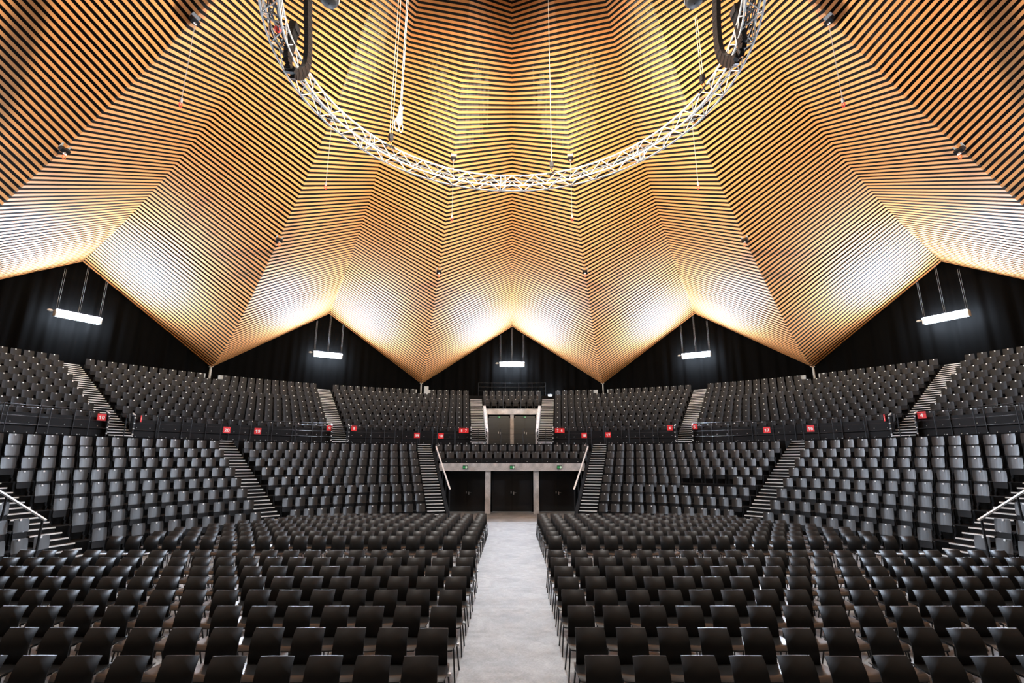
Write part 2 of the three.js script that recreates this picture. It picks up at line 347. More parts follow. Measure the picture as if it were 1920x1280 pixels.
function placeSeats(list, proto, massName, massLabel, massMat, massGeo) {
  for (const s of list) { const q = toPixel(s.p); s.key = q[2] > 0.5 && q[0] > -20 && q[0] < 1940 && q[1] > -20 && q[1] < 1300 ? q[2] : 1e3 + q[2]; }
  list.sort((a, b) => a.key - b.key);
  const one = list.slice(0, 300), rest = list.slice(300).filter((s) => { const q = toPixel(s.p); return q[2] > 0.5 && q[0] > -260 && q[0] < 2180; });
  one.forEach((s, i) => {
    const g = i ? proto.clone() : proto; if (i) { g.name = numbered(proto.name.replace(/_\d+$/, '')); scene.add(g); }
    g.position.copy(s.p); g.rotation.y = s.turn; g.userData = { label: worded(s.label), category: 'seat', group: s.group };
  });
  const im = new THREE.InstancedMesh(massGeo, massMat, rest.length); im.name = massName; im.castShadow = im.receiveShadow = true; const m = new THREE.Matrix4(), q = new THREE.Quaternion();
  rest.forEach((s, i) => { q.setFromAxisAngle(V(0, 1, 0), s.turn); im.setMatrixAt(i, m.compose(s.p, q, V(1, 1, 1))); const v = 0.9 + rnd() * 0.25; im.setColorAt(i, new THREE.Color().setRGB(v, v, v)); });
  im.userData = { kind: 'stuff', label: massLabel }; scene.add(im);
}
{
  const low = [], names = ['end stairs past sign 10', 'end stairs before sign 20', 'stairs by signs 20 19', 'stairs by signs 19 18', 'stairs by signs 18 17', 'stairs by signs 17 16', 'end stairs past sign 4'];
  for (const b of lowBlocks) for (let i = 0; i < LOW.rows; i++) {
    if (b.i === 3 && i < 6) continue;
    const r = LOW.rf(i) + 0.45, a = b.a(r) + (b.i ? 0.06 / r / RAD : 0), e = b.b(r) - 0.06 / r / RAD, span = (e - a) * RAD * r, n = Math.floor(span / 0.535), step = (e - a) / n;
    for (let k = 0; k < n; k++) {
      const th = a + step * (k + 0.5), p = P(r, th, LOW.floor(i)), q = toPixel(V(p.x, p.y + 0.65, p.z));
      if (i === 3 && q[0] > 1276 && q[0] < 1372) continue;               // seats taken out
      if (i === 5 && q[0] > 1636 && q[0] < 1660) continue;
      low.push({ p, turn: (-th + (rnd() - 0.5) * 5) * RAD, label: 'grey plywood seat, lower tier, ' + ORD[i] + ' row up, ' + nth(b.i ? k + 1 : n - k) + ' from ' + names[b.i], group: 'lower tier seats' });
    }
  }
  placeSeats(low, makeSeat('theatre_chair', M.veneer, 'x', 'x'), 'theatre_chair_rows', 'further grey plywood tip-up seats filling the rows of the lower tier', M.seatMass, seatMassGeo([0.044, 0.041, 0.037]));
  const up = [], un = ['outward past sign 10', 'inward past sign 9', 'inward past sign 8', 'above the doors', 'after sign 7 6', 'after sign 5', 'outward past sign 4'];
  for (const b of upBlocks) for (let j = 0; j < UP.rows; j++) {
    if (b.i === 3 && j < 6) continue;
    const r = UP.rf(j) + 0.45, a = b.a(r) + (b.i ? 0.05 / r / RAD : 0), e = b.b(r) - 0.05 / r / RAD, span = (e - a) * RAD * r, n = Math.floor(span / 0.5), step = (e - a) / n;
    for (let k = 0; k < n; k++) {
      const th = a + step * (k + 0.5); if (j === 8 && [15, 45, 75].some((c) => Math.abs(Math.abs(th) - c) < 0.9)) continue;
      up.push({ p: P(r, th, UP.floor(j)), turn: (-th + (rnd() - 0.5) * 3) * RAD, label: 'dark grey seat, upper tier, ' + ORD[j] + ' row up, ' + nth(b.i ? k + 1 : n - k) + ' from stairs ' + un[b.i], group: 'upper tier seats' });
    }
  }
  placeSeats(up, makeSeat('balcony_chair', M.veneerShaded, 'x', 'x'), 'balcony_chair_rows', 'further dark grey tip-up seats filling the rows of the upper tier', M.seatMassShaded, seatMassGeo([0.013, 0.0128, 0.0125]));  // same seats as below, dimmer light put into the seat colour
}

// ------------------------------------------------------------------ chairs on the floor
function chairBack() {
  const f = [], b = [], rows = 8, cols = 8, t = 0.012;
  for (let j = 0; j <= rows; j++) for (let i = 0; i <= cols; i++) {
    const u = i / cols * 2 - 1, v = j / rows, half = 0.198 - 0.012 * v - (j === rows ? 0.004 : 0);
    const y = 0.42 + v * 0.395 + 0.012 * u * u * v, z = -0.185 - 0.04 * v - 0.08 * v * v * v * v + 0.045 * u * u * (0.5 + 0.5 * v) + 0.02 * Math.sin(v * Math.PI);
    f.push(V(u * half, y, z + t / 2)); b.push(V(u * half, y, z - t / 2));
  }
  return shellGeometry(f, b, rows, cols);
}
function chairSeat() {
  const f = [], b = [], rows = 8, cols = 8, t = 0.014;
  for (let j = 0; j <= rows; j++) for (let i = 0; i <= cols; i++) {
    const u = i / cols * 2 - 1, v = j / rows, half = 0.215 + 0.02 * Math.sin(v * Math.PI) + (v > 0.9 ? -0.02 : 0);
    const z = -0.2 + v * 0.42, y = 0.445 - 0.016 * (1 - u * u) * Math.sin(v * Math.PI) - 0.05 * Math.max(0, v - 0.8) / 0.2 * Math.max(0, v - 0.8) / 0.2 + 0.008 * u * u;
    f.push(V(u * half, y + t / 2, z)); b.push(V(u * half, y - t / 2, z));
  }
  return shellGeometry(f, b, rows, cols);
}
const CG = {
  back: chairBack(), seat: chairSeat(),
  legs: [[-1, 1], [1, 1], [-1, -1], [1, -1]].map(([sx, sz]) => rod(V(sx * 0.2, 0.425, sz > 0 ? 0.15 : -0.15), V(sx * 0.235, 0.0, sz > 0 ? 0.19 : -0.27), 0.011, 8)),
  frame: merge([rod(V(-0.2, 0.425, 0.15), V(-0.2, 0.425, -0.15), 0.01), rod(V(0.2, 0.425, 0.15), V(0.2, 0.425, -0.15), 0.01), rod(V(-0.2, 0.42, 0.1), V(0.2, 0.42, 0.1), 0.009), rod(V(-0.2, 0.42, -0.12), V(0.2, 0.42, -0.12), 0.009)]),
  link: bx(0.035, 0.03, 0.05, 0.248, 0.425, 0.05),
};
{
  const rowsD = [6.05, 6.98, 7.95, 8.88, 9.81, 10.75, 11.68, 12.6, 14.87, 15.86, 16.82, 17.76, 18.64, 19.46, 20.22, 20.94], list = [];
  rowsD.forEach((dist, i) => {
    const z = DIST + 0.3 - dist, start = i < 8 ? 0.965 + 0.011 * i : 1.2;
    for (const s of [-1, 1]) for (let k = 0; k < 24; k++) {
      const x = s * (start + k * 0.52), p = V(x, 0, z), far = Math.hypot(Math.abs(x) + 0.22, z - 0.3); if (far > 11.75) break;
      const q = toPixel(V(x, 0.6, z)); if (q[0] < -160 || q[0] > 2080) break;
      p.x += (rnd() - 0.5) * 0.02; p.z += (rnd() - 0.5) * 0.03;
      list.push({ p, turn: (rnd() - 0.5) * 0.05, end: k === 0, label: 'black stacking chair, ' + (i < 8 ? ORD[7 - i] + ' row before' : ORD[i - 8] + ' row behind') + ' the cross gap, ' + (k ? nth(k + 1) + ' from the aisle' : 'beside the aisle') + ", sign " + (s < 0 ? '10 side' : '4 side'), key: q[2] + (q[0] < -10 || q[0] > 1930 ? 1000 : 0) });
    }
  });
  list.sort((a, b) => a.key - b.key);
  const proto = thing('stacking_chair', 'x', 'chair');
  mesh('backrest', CG.back, M.plastic, proto); mesh('seat', CG.seat, M.seatPlastic, proto); for (const l of CG.legs) mesh('leg', l, M.leg, proto); mesh('seat_frame', CG.frame, M.leg, proto); mesh('link_bracket', CG.link, M.chrome, proto).userData.label = 'bright metal row link';
  list.slice(0, 300).forEach((s, i) => {
    const g = i ? proto.clone() : proto; if (i) { g.name = numbered('stacking_chair'); scene.add(g); }
    g.position.copy(s.p); g.rotation.y = s.turn;
    g.userData = { label: worded(s.label), category: 'chair', group: 'rows of floor chairs' };
  });
  const rest = list.slice(300), K = [0.016, 0.0155, 0.015];
  const geo = merge([paint(bare(CG.back.clone()), K), paint(bare(CG.seat.clone()), K), ...CG.legs.map((l) => paint(bare(l.clone()), [0.014, 0.014, 0.014])), paint(bare(CG.frame.clone()), [0.014, 0.014, 0.014]), paint(bare(CG.link.clone()), [0.6, 0.6, 0.58])]);
  const im = new THREE.InstancedMesh(geo, M.chairMass, rest.length), m = new THREE.Matrix4(), q = new THREE.Quaternion();
  rest.forEach((s, i) => { q.setFromAxisAngle(V(0, 1, 0), s.turn); im.setMatrixAt(i, m.compose(s.p, q, V(1, 1, 1))); });
  im.name = 'stacking_chair_rows'; im.castShadow = im.receiveShadow = true; im.userData = { kind: 'stuff', label: 'the farther rows of black stacking chairs on the floor' }; scene.add(im);
}

// ------------------------------------------------------------------ portals with doors
function boxUV(g, s = 1.2) { const p = g.attributes.position, n = g.attributes.normal, uv = g.attributes.uv; for (let i = 0; i < p.count; i++) { const ax = Math.abs(n.getX(i)), ay = Math.abs(n.getY(i)); uv.setXY(i, (ax > 0.5 ? p.getZ(i) : p.getX(i)) / s, (ay > 0.5 ? p.getZ(i) : p.getY(i)) / s); } return g; }
let doorNo = 0;
function doubleDoor(x0, x1, y0, y1, z, material, label, sign) {
  const d = structure('door_' + (++doorNo), label), xm = (x0 + x1) / 2, w = (x1 - x0) / 2;
  d.position.set(xm, y0, z);
  mesh('door_frame', merge([bx(0.08, y1 - y0, 0.12, -w + 0.04, (y1 - y0) / 2, 0), bx(0.08, y1 - y0, 0.12, w - 0.04, (y1 - y0) / 2, 0), bx(2 * w, 0.16, 0.12, 0, y1 - y0 - 0.08, 0)]), material, d);
  for (const s of [-1, 1]) {
    const leaf = mesh('door_leaf', bx(w - 0.09, y1 - y0 - 0.17, 0.06, s * (w - 0.08) / 2, (y1 - y0 - 0.17) / 2, 0), material, d);
    mesh('door_handle', s > 0 ? merge([bx(0.05, 0.16, 0.015, 0.1, 1.03, 0.035), rod(V(0.1, 1.06, 0.075), V(0.24, 1.06, 0.075), 0.012), rod(V(0.1, 1.06, 0.03), V(0.1, 1.06, 0.08), 0.012)]) : merge([bx(0.045, 0.14, 0.03, -0.05, 1.08, 0.04)]), M.chrome, leaf);
  }
  mesh('threshold', bx(2 * w - 0.1, 0.02, 0.2, 0, 0.01, 0.05), M.greyBox, d);
  return d;
}
{
  const p = structure('wall_lower_portal', 'pale concrete frame of the lower portal');
  const zb = -16.72;
  mesh('beam', boxUV(bx(8.3, 0.42, 0.4, 0, 2.52, zb - 0.2)), M.concrete, p);
  for (const x of [-1.37, 1.37]) mesh('post', boxUV(bx(0.3, 2.32, 0.36, x, 1.16, zb - 0.24)), M.concrete, p);
  mesh('portal_wall', bx(8.6, 2.5, 0.12, 0, 1.25, zb - 1.3), M.wall, p);
  mesh('portal_soffit', bx(8.3, 0.06, 0.95, 0, 2.36, zb - 0.88), M.wall, p);
  const zd = zb - 1.15;
  doubleDoor(-3.75, -1.5, 0, 2.28, zd, M.doorDark, 'black double door left of the middle door in the lower portal');
  doubleDoor(-1.18, 1.18, 0, 2.28, zd, M.doorDark, 'black double door between the two concrete posts');
  doubleDoor(1.5, 3.75, 0, 2.28, zd, M.doorDark, 'black double door right of the middle door in the lower portal');
  ['over the door nearest sign 18', 'over the door between the two posts', 'over the door nearest sign 17'].forEach((t, i) => {
    const x = [-2.66, 0.02, 2.7][i], g = thing('exit_sign', 'green exit sign box on the concrete beam ' + ['left of the middle one', 'above the middle door', 'right of the middle one'][i], 'sign', V(x, 2.43, zb + 0.03), 0, 'exit signs of the lower portal');
    mesh('case', bx(0.28, 0.18, 0.06, 0, 0.09, 0), M.blackKit, g); mesh('green_field', bx(0.12, 0.12, 0.01, -0.065, 0.085, 0.033), M.exit, g); mesh('pale_field', bx(0.1, 0.12, 0.01, 0.065, 0.085, 0.033), M.exitPale, g);
  });
  // flank walls with handrails between the portal and the stairs
  for (const s of [-1, 1]) {
    const e = (r) => s * (16.1 - (LOW.half + 0.02) / r / RAD), L = [], N = 12, tk = (r) => s * 0.16 / r / RAD;
    const top = (r) => Math.min(WALK, 0.14 + (r - 12.3) * 0.505);
    for (let i = 0; i < N; i++) {
      const r0 = 12.3 + 6.5 * i / N, r1 = 12.3 + 6.5 * (i + 1) / N, q = (r, o, h) => P(r, e(r) - o * tk(r), h);
      L.push([q(r0, 0, top(r0)), q(r1, 0, top(r1)), q(r1, 1, top(r1)), q(r0, 1, top(r0))], [q(r0, 1, 0), q(r1, 1, 0), q(r1, 1, top(r1)), q(r0, 1, top(r0))], [q(r0, 0, 0), q(r1, 0, 0), q(r1, 0, top(r1)), q(r0, 0, top(r0))]);
      if (!i) L.push([q(r0, 0, 0), q(r0, 1, 0), q(r0, 1, top(r0)), q(r0, 0, top(r0))]);
    }
    mesh('flank_wall', quads(L), M.tier, p);
    const rail = thing('handrail', 'pale flat handrail on dark balusters ' + (s < 0 ? 'beside the stairs below sign 18 next to sign 19' : 'beside the stairs below sign 18 next to sign 17'), 'handrail', P(12.6, e(12.6), 0), 0, 'handrails of the lower portal'), o = rail.position;
    const at = (r) => P(r, e(r) - tk(r) * 0.6, 0.95 + (r - 12.3) * 0.39).sub(o);
    const a = at(12.6), b = at(18.1);
    const plate = bx(0.07, 0.035, a.distanceTo(b)); plate.lookAt(b.clone().sub(a)); mesh('rail_plate', plate.translate((a.x + b.x) / 2, (a.y + b.y) / 2 + 0.5 - 0.02, (a.z + b.z) / 2), M.railLight, rail);
    for (const r of [12.7, 13.9, 15.1, 16.3, 17.5]) { const t = at(r), f = P(r, e(r) - tk(r) * 0.6, top(r) - 0.02).sub(o); mesh('baluster', rod(f, V(t.x, t.y + 0.47, t.z), 0.018), M.rail, rail); }
  }
  // big handrails beside the outermost stairs
  for (const s of [-1, 1]) {
    const th = (r) => s * (78.4 + (LOW.half + 0.55) / r / RAD), rail = thing('handrail', 'pale sloping handrail on black posts at the end of the lower tier ' + (s < 0 ? 'beyond sign 10' : 'beyond sign 4'), 'handrail', P(12.7, th(12.7), 0), 0, 'handrails at the tier ends'), o = rail.position;
    const at = (r) => P(r, th(r), 1.42 + (r - 12.7) * 0.4).sub(o), a = at(12.5), b = at(16.2), plate = bx(0.06, 0.04, a.distanceTo(b)); plate.lookAt(b.clone().sub(a)); mesh('rail_plate', plate.translate((a.x + b.x) / 2, (a.y + b.y) / 2, (a.z + b.z) / 2), M.railLight, rail);
    for (const r of [12.6, 14.0, 15.4]) { const t = at(r); mesh('post', rod(V(t.x, LOW.floor(Math.max(0, Math.floor((r - 12.3) / 0.82))), t.z), t, 0.03), M.rail, rail); }
  }
}
{
  const p = structure('wall_upper_portal', 'pale concrete frame of the upper portal'), zb = -(UP.rf(6) - 0.05), fy = WALK;
  mesh('beam', boxUV(bx(4.5, 0.42, 0.3, 0, 6.5, zb - 0.1)), M.concrete, p);
  mesh('post', boxUV(bx(0.27, 2.5, 0.24, 0, fy + 1.22, zb - 0.14)), M.concrete, p);
  for (const s of [-1, 1]) mesh('jamb', boxUV(bx(0.26, 2.5, 0.3, s * 1.98, fy + 1.22, zb - 0.1)), M.concrete, p);
  mesh('portal_wall', bx(4.6, 2.8, 0.1, 0, fy + 1.4, zb - 0.5), M.wall, p);
  for (const s of [-1, 1]) {                  // flank walls, sloping with the stairs
    const L = [], e = (r) => s * (6.05 - (UP.half + 0.02) / r / RAD), tk = (r) => s * 0.17 / r / RAD, top = (r) => Math.min(6.9, UP.floor(0) + 0.45 + (r - 21) * 0.535), N = 8, q = (r, o, h) => P(r, e(r) - o * tk(r), h);
    for (let i = 0; i < N; i++) {
      const r0 = 21.0 + 4.75 * i / N, r1 = 21.0 + 4.75 * (i + 1) / N;
      L.push([q(r0, 0, top(r0)), q(r1, 0, top(r1)), q(r1, 1, top(r1)), q(r0, 1, top(r0))], [q(r0, 1, fy), q(r1, 1, fy), q(r1, 1, top(r1)), q(r0, 1, top(r0))], [q(r0, 0, fy), q(r1, 0, fy), q(r1, 0, top(r1)), q(r0, 0, top(r0))]);
      if (!i) L.push([q(r0, 0, fy), q(r0, 1, fy), q(r0, 1, top(r0)), q(r0, 0, top(r0))]);
    }
    mesh('flank_wall', quads(L), M.concrete, p);
  }
  doubleDoor(-1.83, -0.15, fy, fy + 2.36, zb - 0.36, M.doorGrey, 'grey double door in the upper portal, on the side of sign 8 7');
  doubleDoor(0.15, 1.83, fy, fy + 2.36, zb - 0.36, M.doorGrey, 'grey double door in the upper portal, on the side of sign 7 6');
  for (const s of [-1, 1]) { const g = thing('exit_sign', 'small green exit sign over the upper portal door on the side of sign ' + (s < 0 ? '8 7' : '7 6'), 'sign', V(s * 0.98, fy + 2.19, zb - 0.27), 0, 'exit signs of the upper portal'); mesh('case', bx(0.22, 0.12, 0.04, 0, 0.06, 0), M.blackKit, g); mesh('green_field', bx(0.18, 0.09, 0.01, 0, 0.06, 0.023), M.exit, g); mesh('pale_field', bx(0.05, 0.06, 0.008, 0.03, 0.06, 0.028), M.exitPale, g); }
}

// ------------------------------------------------------------------ parapets, railings
function railing(name, label, group, r, tA, tB, base, spec) {
  const n = Math.max(1, Math.round(Math.abs(tB - tA) * RAD * r / spec.bay)), g = thing(name, label, 'railing', P(r, (tA + tB) / 2, base), 0, group), o = g.position;
  const p = (k, h, dr = 0) => P(r + dr, tA + (tB - tA) * k / n, base + h).sub(o);
  for (let k = 0; k <= n; k++) mesh('post', rod(p(k, 0), p(k, spec.top), spec.post || 0.022), spec.mat || M.rail, g);
  for (const h of spec.rails) for (let k = 0; k < n; k++) mesh('rail', rod(p(k, h), p(k + 1, h), spec.bar || 0.014), spec.mat || M.rail, g);
  if (spec.panels) for (let k = 0; k < n; k++) for (const [h0, h1] of spec.panels) {
    const a = p(k + 0.015, h0, 0.03), b = p(k + 0.985, h0, 0.03), c = p(k + 0.985, h1, 0.03), d = p(k + 0.015, h1, 0.03), a2 = p(k + 0.015, h0, 0.055), b2 = p(k + 0.985, h0, 0.055), c2 = p(k + 0.985, h1, 0.055), d2 = p(k + 0.015, h1, 0.055);
    mesh('panel', quads([[a, b, c, d], [a2, d2, c2, b2], [d, c, c2, d2], [a, a2, b2, b], [a, d, d2, a2], [b, b2, c2, c]]), M.fascia, g);
  }
  if (spec.studs) {
    const list = []; for (let k = 0; k < n * 2; k++) for (const h of spec.studs) list.push(new THREE.SphereGeometry(0.017, 6, 4).translate(...p((k + 0.5) / 2, h, 0.0).toArray()));
    const s = mesh('white_dots', merge(list), M.plate, g); s.userData.kind = 'stuff';
  }
  return g;
}
{
  const un = ['past sign 10', 'between sign 10 and sign 9', 'between sign 8 and sign 8 7', '', 'between sign 7 6 and sign 6', 'between sign 5 and sign 4', 'past sign 4'];
  for (const b of upBlocks) if (b.i !== 3) railing('parapet', 'black panelled upper tier parapet ' + un[b.i], 'parapets of the upper tier', 20.93, b.a(21), b.b(21), WALK, { bay: 1.15, top: 1.22, rails: [1.2], panels: [[0.02, 0.36], [0.4, 0.9]], studs: [0.12, 0.52] });
  const ln = ['past the end stairs beyond sign 10', 'between the end stairs and sign 20', 'between sign 19 and the other sign 19', 'in front of the upper portal doors', 'between sign 17 and the other sign 17', 'between sign 16 and the end stairs', 'past the end stairs beyond sign 4'];
  for (const b of lowBlocks) railing('walkway_railing', 'thin black railing along the walkway edge ' + ln[b.i], 'railings along the walkway', LOW.rf(8) + 0.08, b.a(19), b.b(19), WALK, { bay: 1.35, top: 0.95, rails: [0.32, 0.62, 0.93], post: 0.018, bar: 0.009, studs: [0.03] });
  railing('gallery_railing', 'thin dark railing behind the seats over the upper portal', null, 28.1, -5.6, 5.6, RISE * 58, { bay: 1.05, top: 1.1, rails: [0.4, 0.75, 1.08], post: 0.016, bar: 0.008, mat: M.rail });
  railing('portal_railing', 'thin dark railing in front of the seats over the upper portal beam', null, UP.rf(6) + 0.05, -4.6, 4.6, UP.floor(6), { bay: 1.5, top: 0.95, rails: [0.45, 0.92], post: 0.016, bar: 0.009 });
  railing('beam_railing', 'low black panelled rail in front of the seats over the lower portal beam', null, LOW.rf(6) + 0.05, -13.6, 13.6, LOW.floor(6), { bay: 1.2, top: 0.42, rails: [0.4], panels: [[0.02, 0.36]], post: 0.014, bar: 0.008, studs: [0.2] });
  // newel posts at the head of the lower stairs and at the foot of the upper stairs
  const where = ['at the stairs beyond sign 10', 'at the stairs of signs 20 and 19', 'at the stairs of signs 19 and 18', 'at the stairs of signs 18 and 17', 'at the stairs of signs 17 and 16', 'at the stairs beyond sign 4'];
  UP.stairs.forEach((th, i) => { for (const s of [-1, 1]) {
    const t = th + s * (UP.half + 0.025) / 20.75 / RAD, g = thing('stair_barrier', 'short black glazed barrier with a white cap on the ' + (s < 0 ? 'lower-numbered' : 'other') + ' side', 'barrier', P(20.75, t, WALK), -th * RAD, 'barriers at the foot of the upper stairs');
    g.userData.label = worded('black barrier with white cap at the upper stairs, ' + [['right beside sign 10', 'facing sign 10'], ['beside sign 9', 'beside sign 8'], ['beside sign 8 7', 'on the door side near sign 8 7'], ['on the door side near sign 7 6', 'beside sign 7 6'], ['beside sign 6', 'beside sign 5'], ['facing sign 4', 'right beside sign 4']][i][s < 0 ? 0 : 1]);
    mesh('barrier_panel', bx(0.03, 1.02, 0.3, 0, 0.53, -0.05), M.fascia, g);
    mesh('cap', bx(0.055, 0.035, 0.36).rotateX(0.42).translate(0, 1.12, -0.05), M.railLight, g);
    for (const z of [0.1, -0.2]) mesh('post', bx(0.045, 1.08 + (z < 0 ? 0.1 : -0.08), 0.045, 0, 0.54 + (z < 0 ? 0.05 : -0.04), z), M.rail, g);
    mesh('white_dots', merge([0.2, 0.45, 0.7, 0.95].map((y) => bx(0.05, 0.05, 0.05, 0, y, 0.12))), M.plate, g).userData.kind = 'stuff';  // white blocks stand in for mottled reflections below the cap
  } });
}

// ------------------------------------------------------------------ section signs
function signMaterial(text) {
  const w = text.length > 2 ? 256 : 128, c = document.createElement('canvas'); c.width = w; c.height = 128; const x = c.getContext('2d');
  x.fillStyle = '#d92b2e'; x.fillRect(0, 0, w, 128); x.fillStyle = '#f7f4ef'; x.textAlign = 'center'; x.textBaseline = 'middle'; x.font = 'bold 88px sans-serif';
  if (text.length > 2) { const [a, b] = text.split(' '); x.fillText(a, 72, 68); x.fillText(b, 184, 68); } else x.fillText(text, 64, 68);
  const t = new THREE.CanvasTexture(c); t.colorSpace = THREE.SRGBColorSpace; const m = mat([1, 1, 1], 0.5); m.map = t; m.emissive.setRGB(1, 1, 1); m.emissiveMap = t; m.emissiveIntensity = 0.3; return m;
}
{
  const faces = {};
  const S = [['10', 190, 782, 20.85, 0, 'left of the upper stairs'], ['9', 264, 785, 20.8, 62, 'turned edge-on at the upper stairs of sign 10'], ['20', 425, 806, 18.95, 0, 'at the head of the lower stairs'], ['19', 483, 808, 18.95, 0, 'across the stairs from sign 20'],
    ['9', 618, 802, 20.85, 0, 'across the upper stairs from sign 8'], ['8', 664, 803, 20.85, 0, 'across the upper stairs from sign 9'], ['19', 782, 816, 18.95, 0, 'across the lower stairs from sign 18'], ['18', 827, 817, 18.95, 0, 'across the lower stairs from sign 19'],
    ['8 7', 870, 807, 20.85, 0, 'beside the upper portal stairs'], ['7 6', 1050, 807, 20.85, 0, 'beside the upper portal stairs'], ['18', 1096, 816, 18.95, 0, 'across the lower stairs from sign 17'], ['17', 1141, 815, 18.95, 0, 'across the lower stairs from sign 18'],
    ['6', 1257, 802, 20.85, 0, 'across the upper stairs from sign 5'], ['5', 1303, 800, 20.85, 0, 'across the upper stairs from sign 6'], ['17', 1439, 806, 18.95, 0, 'across the lower stairs from sign 16'], ['16', 1521, 803, 18.95, 0, 'across the lower stairs from sign 17'],
    ['5', 1660, 783, 20.8, -62, 'turned edge-on at the upper stairs of sign 4'], ['4', 1730, 778, 20.85, 0, 'right of the upper stairs']];
  for (const [text, px, py, r, yaw, where] of S) {
    const q = pix(px, py, r), wide = text.length > 2, w = wide ? 0.62 : 0.33, h = 0.31, at = P(r - 0.06, q.th, q.h - h / 2);
    const g = thing('section_sign', 'red sign with white number ' + text + ' ' + where, 'sign', at, (-q.th + yaw) * RAD, 'red section number signs');
    faces[text] = faces[text] || signMaterial(text);
    mesh('board', bx(w, h, 0.018, 0, h / 2, 0), M.red, g);
    mesh('number_face', new THREE.PlaneGeometry(w - 0.006, h - 0.006).translate(0, h / 2, 0.0105), faces[text], g).userData.label = 'white number ' + text + ' on red';
    mesh('bracket', merge([bx(0.02, h * 0.5, 0.1, -w * 0.3, h * 0.5, -0.05), bx(0.02, h * 0.5, 0.1, w * 0.3, h * 0.5, -0.05)]), M.rail, g);
  }
}

// ------------------------------------------------------------------ columns and boxes at the roof feet
for (const th of [-75, -45, -15, 15, 45, 75]) {
  const side = Math.abs(th) === 15 ? 'nearest the upper portal' : Math.abs(th) === 45 ? 'between two gables away from the portal' : 'at the side of the hall', num = { '-75': 'past sign 10', '-45': 'between signs 10 and 9', '-15': 'between signs 8 and 8 7', 15: 'between signs 7 6 and 6', 45: 'between signs 5 and 4', 75: 'past sign 4' }[th];
  const [rt, ht] = valley(0.15), g = thing('roof_column', 'slim grey steel column under the roof valley ' + num, 'column', P(28.2, th, UP.floor(8)), -th * RAD, 'steel columns under the roof valleys');
  mesh('shaft', new THREE.CylinderGeometry(0.07, 0.075, ht - UP.floor(8), 12).translate(0, (ht - UP.floor(8)) / 2, 0), M.column, g);
  mesh('head', merge([bx(0.24, 0.05, 0.24, 0, ht - UP.floor(8) + 0.02, 0), bx(0.03, 0.16, 0.2, 0, ht - UP.floor(8) - 0.08, 0)]), M.column, g);
  for (const s of [-1, 1]) {
    const t = th + s * 1.25, b = thing('vent_box', 'small pale box, ' + (s * th > 0 ? 'portal-averted' : 'portal-facing') + ' by the column ' + num, 'box', P(27.75, t, UP.floor(8)), -t * RAD, 'pale boxes beside the columns');
    mesh('stand', bx(0.3, 0.5, 0.15, 0, 0.25, -0.05), M.blackKit, b); mesh('case', bx(0.46, 0.26, 0.18, 0, 0.63, 0), M.greyBox, b);
  }
}
{
  const q = pix(799.5, 732, 27.6), g = thing('cabinet_box', 'upright grey box beside the column between signs 8 and 8 7', 'cabinet', P(27.55, q.th, UP.floor(8)), -q.th * RAD);
  mesh('case', bx(0.34, 0.62, 0.3, 0, q.h - UP.floor(8), 0), M.greyBox, g); mesh('stand', bx(0.2, q.h - UP.floor(8) - 0.3, 0.2, 0, (q.h - UP.floor(8) - 0.3) / 2, 0), M.blackKit, g);
  const s = pix(1032, 741, 27.5), l = thing('work_lamp', 'small bright work lamp at the top of the stairs beside sign 7 6', 'lamp', P(27.5, s.th, RISE * 58), -s.th * RAD);
  l.position.y = Math.max(RISE * 55, s.h - 0.12);
  mesh('lamp_body', bx(0.34, 0.14, 0.16, 0, 0.12, -0.06), M.housing, l); mesh('lamp_face', bx(0.3, 0.1, 0.02, 0, 0.12, 0.03), M.glow, l); mesh('foot', bx(0.2, 0.05, 0.2, 0, 0.025, -0.05), M.blackKit, l);
  const pl = new THREE.PointLight(COOL, 10, 0, 2); pl.position.set(0, 0.2, 0.15); pl.castShadow = true; l.add(pl);
}

